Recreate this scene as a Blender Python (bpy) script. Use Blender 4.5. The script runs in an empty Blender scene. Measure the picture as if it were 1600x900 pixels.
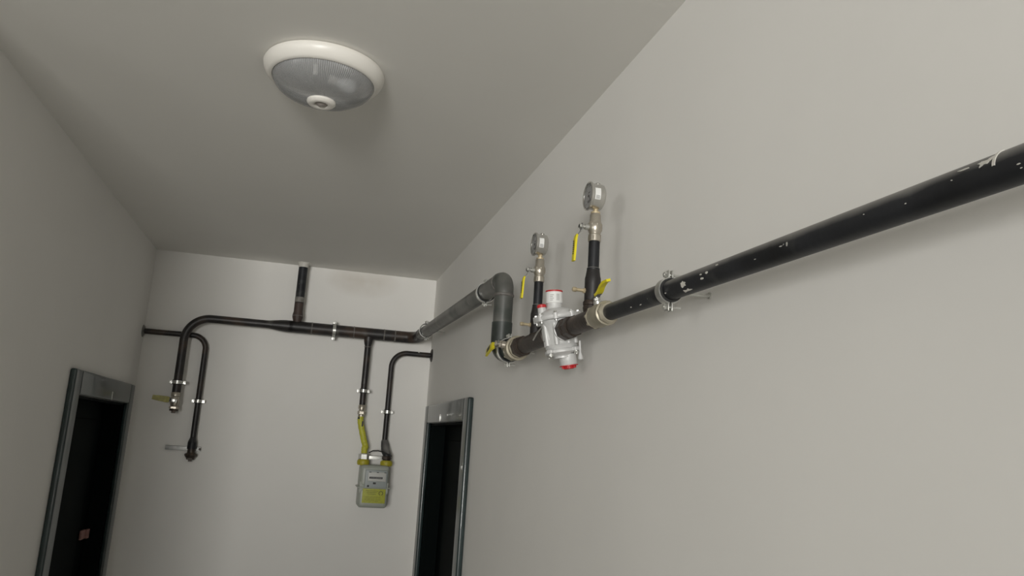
import bpy, bmesh, math, random
from mathutils import Vector, Matrix
random.seed(7)
scn = bpy.context.scene
C = scn.collection
PI = math.pi

# ---------------------------------------------------------------- camera
EYE = 1.85
FPX = 1211.4
PITCH, ROLL, YAW = 0.2011136, -0.06134303, 0.24953084
def _rot():
    cy, sy = math.cos(YAW), math.sin(YAW)
    Y = Matrix(((cy, sy, 0), (-sy, cy, 0), (0, 0, 1)))
    cp, sp = math.cos(PITCH), math.sin(PITCH)
    P = Matrix(((1, 0, 0), (0, cp, -sp), (0, sp, cp)))
    cr, sr = math.cos(ROLL), math.sin(ROLL)
    R = Matrix(((cr, 0, sr), (0, 1, 0), (-sr, 0, cr)))
    return Y @ P @ R
M3 = _rot()                       # columns: right, forward, up
cd = bpy.data.cameras.new('camera')
cam = bpy.data.objects.new('camera', cd); C.objects.link(cam)
r_, f_, u_ = M3.col[0], M3.col[1], M3.col[2]
cam.matrix_world = Matrix(((r_.x, u_.x, -f_.x, 0), (r_.y, u_.y, -f_.y, 0), (r_.z, u_.z, -f_.z, EYE), (0, 0, 0, 1)))
cd.sensor_width = 36.0
cd.lens = 36.0 * FPX / 1600
cd.clip_start = 0.02
scn.camera = cam

def ray(px, py):
    return M3 @ Vector(((px - 800) / FPX, 1, (450 - py) / FPX))
def on_x(px, py, x):
    d = ray(px, py); d = d * (x / d.x); return Vector((d.x, d.y, d.z + EYE))
def on_y(px, py, y):
    d = ray(px, py); d = d * (y / d.y); return Vector((d.x, d.y, d.z + EYE))
def on_z(px, py, z):
    d = ray(px, py); d = d * ((z - EYE) / d.z); return Vector((d.x, d.y, z))

# room
D = 4.732; XL = -0.916; XR = 0.716; ZC = EYE + 0.987; YB = -5.5
XF = -3.8; YC = 1.85          # unseen lobby added on the left behind y = YC to admit the light

# ---------------------------------------------------------------- world, light, exposure
w = bpy.data.worlds.new('world'); scn.world = w; w.use_nodes = True
w.node_tree.nodes['Background'].inputs[0].default_value = (0.62, 0.68, 0.75, 1)
w.node_tree.nodes['Background'].inputs[1].default_value = 1.0
def area(name, loc, target, sx, sy, power, col):
    l = bpy.data.lights.new(name, 'AREA'); l.shape = 'RECTANGLE'; l.size = sx; l.size_y = sy
    l.energy = power; l.color = col
    o = bpy.data.objects.new(name, l); C.objects.link(o); o.location = loc
    o.rotation_euler = (Vector(target) - Vector(loc)).to_track_quat('-Z', 'Y').to_euler()
    return o
area('added_lobby_light', (XF - 0.17, -1.8, 2.15), (XR, -1.0, 2.1), 1.9, 1.0, 30, (1.0, 0.985, 0.945))  # unseen light added on the left, outside the lobby opening
area('added_rear_beam', (-1.65, YB - 0.17, 1.8), (0.68, 3.4, 3.05), 1.7, 1.3, 30, (1.0, 0.985, 0.945)).data.spread = 0.85  # added narrow beam that brightens the far right wall and ceiling
scn.view_settings.view_transform = 'Standard'
scn.view_settings.look = 'None'
scn.view_settings.exposure = 0.0
scn.view_settings.gamma = 1.0
scn.view_settings.use_curve_mapping = False

# ---------------------------------------------------------------- materials
MATS = {}
def mat(name, col, rough=0.5, metal=0.0, var=0.0, scale=20.0, bump=0.0, bscale=60.0, spots=None, coat=0.0, trans=0.0, spec=0.5):
    m = bpy.data.materials.new(name); m.use_nodes = True
    nt = m.node_tree; b = nt.nodes['Principled BSDF']
    b.inputs['Base Color'].default_value = (*col, 1)
    b.inputs['Roughness'].default_value = rough
    b.inputs['Metallic'].default_value = metal
    b.inputs['Coat Weight'].default_value = coat
    b.inputs['Transmission Weight'].default_value = trans
    b.inputs['Specular IOR Level'].default_value = spec
    tc = nt.nodes.new('ShaderNodeTexCoord')
    last = None
    if var > 0:
        n = nt.nodes.new('ShaderNodeTexNoise'); n.inputs['Scale'].default_value = scale; n.inputs['Detail'].default_value = 6
        nt.links.new(tc.outputs['Object'], n.inputs['Vector'])
        r = nt.nodes.new('ShaderNodeValToRGB')
        r.color_ramp.elements[0].position = 0.3; r.color_ramp.elements[1].position = 0.7
        r.color_ramp.elements[0].color = (*[max(0, c * (1 - var)) for c in col], 1)
        r.color_ramp.elements[1].color = (*[min(1, c * (1 + var)) for c in col], 1)
        nt.links.new(n.outputs['Fac'], r.inputs['Fac']); last = r.outputs['Color']
    if spots:
        for (scol, sscale, thr, wid) in spots:
            n = nt.nodes.new('ShaderNodeTexNoise'); n.inputs['Scale'].default_value = sscale; n.inputs['Detail'].default_value = 3
            nt.links.new(tc.outputs['Object'], n.inputs['Vector'])
            r = nt.nodes.new('ShaderNodeValToRGB')
            r.color_ramp.elements[0].position = thr; r.color_ramp.elements[1].position = thr + wid
            r.color_ramp.elements[0].color = (0, 0, 0, 1); r.color_ramp.elements[1].color = (1, 1, 1, 1)
            nt.links.new(n.outputs['Fac'], r.inputs['Fac'])
            mx = nt.nodes.new('ShaderNodeMix'); mx.data_type = 'RGBA'
            nt.links.new(r.outputs['Color'], mx.inputs['Factor'])
            if last: nt.links.new(last, mx.inputs['A'])
            else: mx.inputs['A'].default_value = (*col, 1)
            mx.inputs['B'].default_value = (*scol, 1)
            last = mx.outputs['Result']
    if last: nt.links.new(last, b.inputs['Base Color'])
    if bump > 0:
        n = nt.nodes.new('ShaderNodeTexNoise'); n.inputs['Scale'].default_value = bscale; n.inputs['Detail'].default_value = 4
        nt.links.new(tc.outputs['Object'], n.inputs['Vector'])
        bp = nt.nodes.new('ShaderNodeBump'); bp.inputs['Strength'].default_value = bump; bp.inputs['Distance'].default_value = 0.002
        nt.links.new(n.outputs['Fac'], bp.inputs['Height']); nt.links.new(bp.outputs['Normal'], b.inputs['Normal'])
    MATS[name] = m
    return m
m_wall = mat('wall_paint', (0.82, 0.805, 0.77), 0.75, var=0.015, scale=2.5, bump=0.12, bscale=35, spec=0.25)
m_ceil = mat('ceiling_paint', (0.83, 0.815, 0.775), 0.8, var=0.012, scale=2.0, bump=0.1, bscale=30, spec=0.2)
m_floor = mat('floor_tile', (0.6, 0.585, 0.55), 0.5, var=0.08, scale=3)
m_black = mat('black_pipe_paint', (0.017, 0.018, 0.021), 0.46, var=0.5, scale=9, bump=0.15, bscale=90,
              spots=[((0.10, 0.10, 0.095), 7, 0.60, 0.15), ((0.5, 0.5, 0.46), 70, 0.735, 0.02)], spec=0.3)
m_backpipe = mat('header_pipe_paint', (0.016, 0.014, 0.014), 0.45, var=0.5, scale=8, bump=0.1, bscale=60,
              spots=[((0.05, 0.033, 0.024), 6, 0.52, 0.12), ((0.09, 0.085, 0.075), 11, 0.64, 0.1)])
m_greypipe = mat('grey_steel_pipe', (0.12, 0.118, 0.108), 0.42, var=0.35, scale=7, bump=0.1, bscale=60,
              spots=[((0.05, 0.056, 0.05), 5, 0.52, 0.12), ((0.19, 0.18, 0.16), 14, 0.63, 0.08)])
m_brown = mat('bare_malleable_iron', (0.045, 0.033, 0.026), 0.45, 0.3, var=0.5, scale=25, bump=0.4, bscale=120,
              spots=[((0.12, 0.085, 0.06), 22, 0.6, 0.1)])
m_primer = mat('pale_primer', (0.20, 0.19, 0.17), 0.6, var=0.3, scale=40)
m_seam = mat('weld_seam', (0.13, 0.12, 0.11), 0.5, var=0.4, scale=60)
m_nickel = mat('nickel', (0.52, 0.48, 0.41), 0.32, 0.85, var=0.12, scale=40, bump=0.1)
m_satin = mat('satin_valve_body', (0.42, 0.385, 0.30), 0.42, 0.55, var=0.15, scale=35, bump=0.1)
m_brass = mat('brass', (0.60, 0.50, 0.33), 0.38, 0.55, var=0.15, scale=40)
m_zinc = mat('zinc', (0.60, 0.60, 0.57), 0.28, 0.8, var=0.12, scale=60)
m_zincdark = mat('dull_zinc', (0.22, 0.22, 0.21), 0.4, 0.7, var=0.2, scale=50)
m_rubber = mat('black_rubber', (0.012, 0.012, 0.012), 0.6)
m_yellow = mat('yellow_handle_sleeve', (0.72, 0.62, 0.015), 0.4, var=0.08, scale=40)
m_yhose = mat('yellow_hose_sleeve', (0.52, 0.51, 0.05), 0.5, var=0.12, scale=50, bump=0.3, bscale=150)
m_ink = mat('black_print', (0.03, 0.03, 0.03), 0.6)
m_steel = mat('gauge_steel', (0.60, 0.59, 0.56), 0.25, 0.9, var=0.06, scale=30)
m_dial = mat('gauge_dial', (0.50, 0.50, 0.50), 0.5)
def thin_glass(name, tint, gloss, rough):
    """a thin clear sheet: mostly see-through, part mirror"""
    m = bpy.data.materials.new(name); m.use_nodes = True; nt = m.node_tree
    for n in list(nt.nodes):
        if n.type == 'BSDF_PRINCIPLED': nt.nodes.remove(n)
    out = [n for n in nt.nodes if n.type == 'OUTPUT_MATERIAL'][0]
    t = nt.nodes.new('ShaderNodeBsdfTransparent'); t.inputs[0].default_value = (*tint, 1)
    g = nt.nodes.new('ShaderNodeBsdfGlossy'); g.inputs['Roughness'].default_value = rough
    mx = nt.nodes.new('ShaderNodeMixShader'); mx.inputs[0].default_value = gloss
    nt.links.new(t.outputs[0], mx.inputs[1]); nt.links.new(g.outputs[0], mx.inputs[2]); nt.links.new(mx.outputs[0], out.inputs[0])
    return m
m_glass = thin_glass('gauge_glass', (.95, .95, .95), .18, .05)
m_label = mat('white_label', (0.78, 0.78, 0.76), 0.5)
m_alu = mat('cast_aluminium', (0.60, 0.60, 0.59), 0.42, 0.12, var=0.06, scale=30, bump=0.25, bscale=160)
m_red = mat('red_plastic', (0.50, 0.02, 0.025), 0.4)
m_whitepl = mat('white_plastic', (0.80, 0.775, 0.72), 0.35, var=0.01, scale=5)
m_meter = mat('meter_grey_paint', (0.36, 0.38, 0.33), 0.4, var=0.05, scale=20)
m_meterlab = mat('meter_yellow_label', (0.40, 0.41, 0.03), 0.5, var=0.12, scale=90)
m_ycap = mat('yellow_cap', (0.42, 0.37, 0.03), 0.45, var=0.1, scale=50)
m_frame = mat('dark_green_frame', (0.022, 0.036, 0.036), 0.28, var=0.5, scale=5, coat=0.25)
m_leaf = mat('door_dark_green', (0.0028, 0.0050, 0.0048), 0.7, var=0.3, scale=4, spec=0.05)
m_splash = mat('white_paint_splash', (0.62, 0.60, 0.55), 0.6, var=0.1, scale=90)
m_pink = mat('faded_pink_tag', (0.30, 0.16, 0.14), 0.6, var=0.3, scale=60)
m_winframe = mat('window_frame_white', (0.7, 0.7, 0.68), 0.4)

def ribbed_plastic(name):
    """clear moulded plastic with fine radial ribs; lets about half the light through"""
    m = bpy.data.materials.new(name); m.use_nodes = True; nt = m.node_tree
    b = nt.nodes['Principled BSDF']; out = [n for n in nt.nodes if n.type == 'OUTPUT_MATERIAL'][0]
    b.inputs['Base Color'].default_value = (.50, .505, .51, 1); b.inputs['Roughness'].default_value = .28
    tc = nt.nodes.new('ShaderNodeTexCoord'); gr = nt.nodes.new('ShaderNodeTexGradient'); gr.gradient_type = 'RADIAL'
    nt.links.new(tc.outputs['Object'], gr.inputs['Vector'])
    mu = nt.nodes.new('ShaderNodeMath'); mu.operation = 'MULTIPLY'; mu.inputs[1].default_value = 2 * PI * 150
    sn = nt.nodes.new('ShaderNodeMath'); sn.operation = 'SINE'
    nt.links.new(gr.outputs['Fac'], mu.inputs[0]); nt.links.new(mu.outputs[0], sn.inputs[0])
    bp = nt.nodes.new('ShaderNodeBump'); bp.inputs['Strength'].default_value = .5; bp.inputs['Distance'].default_value = .0015
    nt.links.new(sn.outputs[0], bp.inputs['Height']); nt.links.new(bp.outputs['Normal'], b.inputs['Normal'])
    t = nt.nodes.new('ShaderNodeBsdfTransparent'); t.inputs[0].default_value = (.95, .955, .96, 1)
    ma = nt.nodes.new('ShaderNodeMath'); ma.operation = 'MULTIPLY_ADD'; ma.inputs[1].default_value = .10; ma.inputs[2].default_value = .36
    nt.links.new(sn.outputs[0], ma.inputs[0])
    mx = nt.nodes.new('ShaderNodeMixShader'); nt.links.new(ma.outputs[0], mx.inputs[0])
    nt.links.new(t.outputs[0], mx.inputs[1]); nt.links.new(b.outputs[0], mx.inputs[2]); nt.links.new(mx.outputs[0], out.inputs[0])
    return m
m_diff = ribbed_plastic('ribbed_clear_diffuser')
def add_dust_highlight(m, col, lo, hi, amount):
    """settled dust and a painted-in highlight on the up-facing side of a pipe"""
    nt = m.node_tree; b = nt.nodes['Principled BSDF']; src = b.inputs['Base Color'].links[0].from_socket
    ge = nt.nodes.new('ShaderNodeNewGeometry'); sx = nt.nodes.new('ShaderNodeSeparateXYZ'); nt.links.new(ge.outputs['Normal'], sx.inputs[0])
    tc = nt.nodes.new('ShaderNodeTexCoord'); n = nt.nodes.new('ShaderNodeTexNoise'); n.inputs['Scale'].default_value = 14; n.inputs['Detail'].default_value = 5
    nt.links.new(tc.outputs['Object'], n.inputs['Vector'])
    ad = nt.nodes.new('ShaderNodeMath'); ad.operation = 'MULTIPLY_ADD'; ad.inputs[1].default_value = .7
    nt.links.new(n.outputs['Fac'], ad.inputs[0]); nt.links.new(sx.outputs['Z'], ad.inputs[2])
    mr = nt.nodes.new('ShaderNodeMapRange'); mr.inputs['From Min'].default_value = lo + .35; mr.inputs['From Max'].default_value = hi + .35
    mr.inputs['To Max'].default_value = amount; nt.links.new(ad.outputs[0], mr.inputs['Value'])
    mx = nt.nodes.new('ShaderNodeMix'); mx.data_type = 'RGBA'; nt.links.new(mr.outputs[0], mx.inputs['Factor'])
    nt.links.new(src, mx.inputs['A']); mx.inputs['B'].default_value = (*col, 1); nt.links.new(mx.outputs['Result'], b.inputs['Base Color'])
add_dust_highlight(m_black, (.30, .29, .27), .12, 1.0, .95)  # the pipe's top highlight is painted in together with its dust
add_dust_highlight(m_greypipe, (.22, .21, .19), .4, 1.1, .7)

# ---------------------------------------------------------------- geometry helpers
def frame(o, z, x=None):
    z = Vector(z).normalized()
    x = Vector(x) if x is not None else (Vector((1, 0, 0)) if abs(z.x) < 0.9 else Vector((0, 1, 0)))
    x = (x - z * x.dot(z)).normalized(); y = z.cross(x)
    return Matrix(((x.x, y.x, z.x, o[0]), (x.y, y.y, z.y, o[1]), (x.z, y.z, z.z, o[2]), (0, 0, 0, 1)))

class G:
    """collects shapes in world space"""
    def __init__(s): s.v = []; s.f = []; s.sm = []
    def add(s, vs, fs, smooth=False, M=None):
        n = len(s.v)
        for p in vs: s.v.append((M @ Vector(p)) if M is not None else Vector(p))
        for f in fs: s.f.append([n + i for i in f]); s.sm.append(smooth)
    def lathe(s, M, prof, seg=28, closed=False, smooth=True, a0=0, a1=2 * PI):
        full = abs(a1 - a0 - 2 * PI) < 1e-6
        k = seg if full else seg + 1
        vs = []; fs = []
        for (r, h) in prof:
            for i in range(k):
                a = a0 + (a1 - a0) * i / seg
                vs.append((r * math.cos(a), r * math.sin(a), h))
        for j in range(len(prof) - 1):
            for i in range(seg):
                i2 = (i + 1) % k
                fs.append([j * k + i, j * k + i2, (j + 1) * k + i2, (j + 1) * k + i])
        if closed:
            j = len(prof) - 1
            for i in range(seg):
                i2 = (i + 1) % k
                fs.append([j * k + i, j * k + i2, i2, i])
        s.add(vs, fs, smooth, M)
        if not closed and full:
            if prof[0][0] > 1e-5: s.add([vs[i] for i in range(k)], [list(range(k))[::-1]], False, M)
            if prof[-1][0] > 1e-5: s.add([vs[(len(prof) - 1) * k + i] for i in range(k)], [list(range(k))], False, M)
        return s
    def cyl(s, M, r, h0, h1, seg=24, b=0.0):
        if b > 0: return s.lathe(M, [(r - b, h0), (r, h0 + b), (r, h1 - b), (r - b, h1)], seg)
        return s.lathe(M, [(r, h0), (r, h1)], seg)
    def hexa(s, M, r, h0, h1, n=6, b=0.12):
        q = r * b
        s.lathe(M, [(r - q, h0), (r, h0 + q), (r, h1 - q), (r - q, h1)], n, smooth=False); return s
    def ring(s, M, ri, ro, h0, h1, seg=32, a0=0, a1=2 * PI):
        s.lathe(M, [(ri, h0), (ro, h0), (ro, h1), (ri, h1)], seg, closed=True, a0=a0, a1=a1); return s
    def box(s, M, c, d, b=0.0):
        x, y, z = [q / 2 for q in d]
        b = min(b, x * .95, y * .95, z * .95)
        if b <= 0:
            vs = [(c[0] + i * x, c[1] + j * y, c[2] + k * z) for i in (-1, 1) for j in (-1, 1) for k in (-1, 1)]
            fs = [[0, 1, 3, 2], [4, 6, 7, 5], [0, 4, 5, 1], [2, 3, 7, 6], [0, 2, 6, 4], [1, 5, 7, 3]]
            s.add(vs, fs, False, M); return s
        bm = bmesh.new(); bmesh.ops.create_cube(bm, size=1)
        for v in bm.verts: v.co = Vector((v.co.x * 2 * x, v.co.y * 2 * y, v.co.z * 2 * z))
        bmesh.ops.bevel(bm, geom=list(bm.edges), offset=b, segments=3, profile=0.6, affect='EDGES')
        bm.verts.index_update()
        vs = [v.co + Vector(c) for v in bm.verts]; fs = [[v.index for v in f.verts] for f in bm.faces]
        bm.free(); s.add(vs, fs, True, M); return s
    def sweep(s, pts, rad, seg=24, cap=True):
        """tube through pts; rad is a number or list"""
        pts = [Vector(p) for p in pts]; n = len(pts)
        if not hasattr(rad, '__len__'): rad = [rad] * n
        T = []
        for i in range(n):
            a = pts[max(0, i - 1)]; b = pts[min(n - 1, i + 1)]; T.append((b - a).normalized())
        up = Vector((0, 0, 1)) if abs(T[0].z) < 0.9 else Vector((1, 0, 0))
        N = (up - T[0] * up.dot(T[0])).normalized(); vs = []
        for i in range(n):
            N = (N - T[i] * N.dot(T[i])).normalized(); B = T[i].cross(N)
            for k in range(seg):
                a = 2 * PI * k / seg; vs.append(pts[i] + (N * math.cos(a) + B * math.sin(a)) * rad[i])
        fs = [[j * seg + i, j * seg + (i + 1) % seg, (j + 1) * seg + (i + 1) % seg, (j + 1) * seg + i] for j in range(n - 1) for i in range(seg)]
        s.add(vs, fs, True)
        if cap:
            s.add(vs[:seg], [list(range(seg))[::-1]]); s.add(vs[-seg:], [list(range(seg))])
        return s
    def strip(s, M, pts, wid, th):
        """flat bar bent along pts (in local x-z), width along local y, thickness th"""
        n = len(pts); vs = []
        for i, (x, z) in enumerate(pts):
            a = pts[max(0, i - 1)]; b = pts[min(n - 1, i + 1)]
            t = Vector((b[0] - a[0], b[1] - a[1])).normalized(); nn = Vector((-t.y, t.x)) * th / 2
            ww = (wid[i] if hasattr(wid, '__len__') else wid) / 2
            vs += [(x + nn.x, -ww, z + nn.y), (x + nn.x, ww, z + nn.y), (x - nn.x, ww, z - nn.y), (x - nn.x, -ww, z - nn.y)]
        fs = []
        for j in range(n - 1):
            for i in range(4): fs.append([j * 4 + i, j * 4 + (i + 1) % 4, (j + 1) * 4 + (i + 1) % 4, (j + 1) * 4 + i])
        fs.append([3, 2, 1, 0]); fs.append([(n - 1) * 4 + i for i in range(4)])
        s.add(vs, fs, False, M); return s
    def obj(s, name, m, parent=None, origin=None):
        if origin is None:
            if parent is not None: origin = WORLD[parent.name]
            else:
                lo = Vector([min(p[i] for p in s.v) for i in range(3)]); hi = Vector([max(p[i] for p in s.v) for i in range(3)])
                origin = Vector(((lo.x + hi.x) / 2, (lo.y + hi.y) / 2, lo.z))
        origin = Vector(origin)
        me = bpy.data.meshes.new(name)
        me.from_pydata([tuple(p - origin) for p in s.v], [], s.f); me.validate()
        for i, p in enumerate(me.polygons): p.use_smooth = s.sm[i] if i < len(s.sm) else False
        bm = bmesh.new(); bm.from_mesh(me); bmesh.ops.recalc_face_normals(bm, faces=bm.faces)
        for e in bm.edges:
            if len(e.link_faces) == 2 and e.calc_face_angle(0) > 0.7: e.smooth = False
        bm.to_mesh(me); bm.free()
        me.materials.append(m)
        o = bpy.data.objects.new(name, me); C.objects.link(o)
        if parent is not None:
            o.parent = parent
            o.location = origin - WORLD[parent.name]
        else: o.location = origin
        WORLD[o.name] = origin.copy()
        return o
WORLD = {}
def tag(o, label, cat, group=None):
    o['label'] = label; o['category'] = cat
    if group: o['group'] = group
    return o
def thing(name, label, cat, loc, group=None):
    o = bpy.data.objects.new(name, None); C.objects.link(o); o.location = loc; o.empty_display_size = 0.02
    WORLD[o.name] = Vector(loc); return tag(o, label, cat, group)
def struct(o): o['kind'] = 'structure'; return o
I4 = Matrix.Identity(4)

def bend_path(pts, r, n=10):
    """polyline with filleted corners; r number or list per inner corner"""
    pts = [Vector(p) for p in pts]; out = [pts[0]]
    for i in range(1, len(pts) - 1):
        rr = r[i - 1] if hasattr(r, '__len__') else r
        a = (pts[i - 1] - pts[i]).normalized(); b = (pts[i + 1] - pts[i]).normalized()
        ang = a.angle(b); t = rr / math.tan(ang / 2)
        p0 = pts[i] + a * t; c = pts[i] + (a + b).normalized() * (rr / math.sin(ang / 2))
        u = (p0 - c); v = (pts[i] + b * t - c); th = u.angle(v)
        for k in range(n + 1):
            q = k / n
            out.append(c + (u * math.sin((1 - q) * th) + v * math.sin(q * th)) / math.sin(th))
    out.append(pts[-1]); return out

# ================================================================ room shell
T = 0.15
def slab(name, boxes, m):
    g = G()
    for (a, b) in boxes:
        g.box(I4, [(a[i] + b[i]) / 2 for i in range(3)], [b[i] - a[i] for i in range(3)])
    return struct(g.obj(name, m, origin=(0, 0, 0)))
slab('floor', [((XF - T, YB - T, -0.1), (XR + T, D + T, 0))], m_floor)
slab('ceiling', [((XF - T, YB - T, ZC), (XR + T, D + T, ZC + 0.1))], m_ceil)
m_wallb = mat('stained_wall_paint', (0.82, 0.805, 0.77), 0.75, var=0.015, scale=2.5, bump=0.12, bscale=35, spec=0.25)
def stain(m, c, rad, col, amount):
    nt = m.node_tree; b = nt.nodes['Principled BSDF']; src = b.inputs['Base Color'].links[0].from_socket
    tc = nt.nodes.new('ShaderNodeTexCoord'); mp = nt.nodes.new('ShaderNodeMapping'); mp.vector_type = 'TEXTURE'
    mp.inputs['Location'].default_value = c; mp.inputs['Scale'].default_value = rad
    nz = nt.nodes.new('ShaderNodeTexNoise'); nz.inputs['Scale'].default_value = 9
    nt.links.new(tc.outputs['Object'], mp.inputs['Vector']); nt.links.new(tc.outputs['Object'], nz.inputs['Vector'])
    gr = nt.nodes.new('ShaderNodeTexGradient'); gr.gradient_type = 'SPHERICAL'; nt.links.new(mp.outputs[0], gr.inputs[0])
    mu = nt.nodes.new('ShaderNodeMath'); mu.operation = 'MULTIPLY'; nt.links.new(gr.outputs['Fac'], mu.inputs[0]); nt.links.new(nz.outputs['Fac'], mu.inputs[1])
    m2 = nt.nodes.new('ShaderNodeMath'); m2.operation = 'MULTIPLY'; m2.inputs[1].default_value = amount; m2.use_clamp = True; nt.links.new(mu.outputs[0], m2.inputs[0])
    mx = nt.nodes.new('ShaderNodeMix'); mx.data_type = 'RGBA'; nt.links.new(m2.outputs[0], mx.inputs['Factor'])
    nt.links.new(src, mx.inputs['A']); mx.inputs['B'].default_value = (*col, 1); nt.links.new(mx.outputs['Result'], b.inputs['Base Color'])
sp = on_y(568, 440, D)
stain(m_wallb, tuple(sp), (.24, .3, .11), (.50, .44, .36), 1.0)
slab('wall_back', [((XL - T, D, 0), (XR + T, D + T, ZC))], m_wallb)
DT = EYE + 0.100                  # door opening head
FT = EYE + 0.201                  # casing head
# right wall: opening R0..R1 ; left wall: opening L0..L1 ; unseen light openings added behind the viewer
R0, R1 = 3.36, 4.59
L0, L1 = 3.45, 4.60
cw = 0.095
slab('wall_right', [((XR, YB, 0), (XR + T, R0 + cw, ZC)), ((XR, R1 - cw, 0), (XR + T, D, ZC)), ((XR, R0 + cw, DT), (XR + T, R1 - cw, ZC))], m_wall)
slab('wall_left', [((XL - T, YC, 0), (XL, L0 + cw, ZC)), ((XL - T, L1 - cw, 0), (XL, D, ZC)), ((XL - T, L0 + cw, DT), (XL, L1 - cw, ZC))], m_wall)
slab('wall_lobby_front', [((XF, YC, 0), (XL - T, YC + T, ZC))], m_wall)
W0, W1, WZ0, WZ1 = -2.8, -0.8, 1.65, 2.72
slab('wall_lobby_left', [((XF - T, YB, 0), (XF, W0, ZC)), ((XF - T, W1, 0), (XF, YC + T, ZC)), ((XF - T, W0, 0), (XF, W1, WZ0)), ((XF - T, W0, WZ1), (XF, W1, ZC))], m_wall)
V0, V1 = -2.55, -0.75
slab('wall_rear', [((XF - T, YB - T, 0), (V0, YB, ZC)), ((V1, YB - T, 0), (XR + T, YB, ZC)), ((V0, YB - T, 0), (V1, YB, 0.9)), ((V0, YB - T, 2.5), (V1, YB, ZC))], m_wall)
g = G()
for z in (WZ0 + .02, WZ1 - .02): g.box(I4, (XF - .05, (W0 + W1) / 2, z), (.06, W1 - W0, .04))
for y in (W0 + .02, W1 - .02, (W0 + W1) / 2): g.box(I4, (XF - .05, y, (WZ0 + WZ1) / 2), (.055, .04, WZ1 - WZ0))
struct(g.obj('added_window_1', m_winframe))  # unseen frame added around the side light's opening
g = G()
for z in (.92, 2.48): g.box(I4, ((V0 + V1) / 2, YB - .05, z), (V1 - V0, .06, .04))
for x in (V0 + .02, (V0 + V1) / 2, V1 - .02): g.box(I4, (x, YB - .05, 1.7), (.04, .055, 1.6))
struct(g.obj('added_window_2', m_winframe))  # unseen frame added around the rear beam's opening

def door(name, xw, s, y0, y1, tagged):
    """s=+1 wall on the right (+x). casing stands pr proud of the wall."""
    pr = 0.026
    root = G(); xl = xw + s * 0.085
    # leaf with two raised panels
    root.box(I4, (xl + s * .02, (y0 + y1) / 2, DT / 2 + 0.003), (.04, y1 - y0 - 2 * cw, DT - 0.006), 0.003)
    ly = (y1 - y0) - 2 * cw
    for zc, h in ((1.43, .86), (0.5, .75)):
        root.box(I4, (xl, (y0 + y1) / 2, zc), (.016, ly * .66, h), .006)
    rt = struct(root.obj(name, m_leaf))
    def jamb(n, ya, yb, za, zb):
        g = G()
        xa = xw - s * pr; xb = xw - s * 0.0005
        g.box(I4, ((xa + xb) / 2, (ya + yb) / 2, (za + zb) / 2), (abs(xb - xa), yb - ya, zb - za), 0.009)
        return g.obj(n, m_frame, rt)
    jamb('door_jamb', y0, y0 + cw, 0, FT)
    jamb('door_jamb', y1 - cw, y1, 0, FT)
    h = jamb('door_header', y0 + cw, y1 - cw, DT, FT)
    # reveal lining inside the opening, stepped
    g = G(); xa = xw; xb = xw + s * .13
    for ya, yb in ((y0 + cw - .02, y0 + cw + .004), (y1 - cw - .004, y1 - cw + .02)):
        g.box(I4, ((xa + xb) / 2, (ya + yb) / 2, DT / 2), (abs(xb - xa), .022, DT))
    g.box(I4, ((xa + xb) / 2, (y0 + y1) / 2, DT - .006), (abs(xb - xa), ly, .012))
    g.obj('door_lining', m_leaf, rt)
    g = G(); ym = y0 + (y1 - y0) * .56
    g.box(I4, (xw - s * (pr + .002), ym, DT + .022), (.004, .004, .040), .001)
    for q in (-.012, .012): g.cyl(frame((xw - s * pr, ym, DT + .022 + q), (-s, 0, 0)), .003, 0, .005, 10)
    g.obj('header_glint', m_zinc, h)  # bright bar added in place of a highlight on the header
    # lever handle and lock plate
    g = G(); yy = y1 - cw - .06; zz = 0.96
    g.box(I4, (xl - s * .004, yy, zz), (.008, .04, .22), .003)
    g.cyl(frame((xl - s * .008, yy, zz + .04), (-s, 0, 0)), .008, 0, .03)
    g.box(I4, (xl - s * .04, yy - .05, zz + .04), (.012, .12, .018), .005)
    g.obj('door_handle', m_zincdark, rt)
    if tagged:
        g = G(); g.box(I4, (xl - s * .012, y1 - cw - .10, EYE - .555), (.012, .07, .045), .004)
        g.box(I4, (xl - s * .022, y1 - cw - .05, EYE - .555), (.014, .035, .045), .003)
        o = g.obj('door_latch', m_pink, rt); o['label'] = 'faded pink latch tag at the jamb edge'
    return rt
door('door_1', XL, -1, L0, L1, True)
door('door_2', XR, 1, R0, R1, False)

# ================================================================ parts library
def ball_valve(name, label, o, ax, stem, s, prof, bodym, lever, group=None, legend=True, nutr=None):
    """ax: flow axis, o: centre, s: scale radius of port, stem: stem direction, lever: list of (dist along lever dir...)"""
    t = thing(name, label, 'valve', o, group)
    M = frame(o, ax, stem)
    g = G(); g.lathe(M, [(r * s, h * s) for r, h in prof], 32); g.obj('valve_body', bodym, t)
    return t, M

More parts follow.
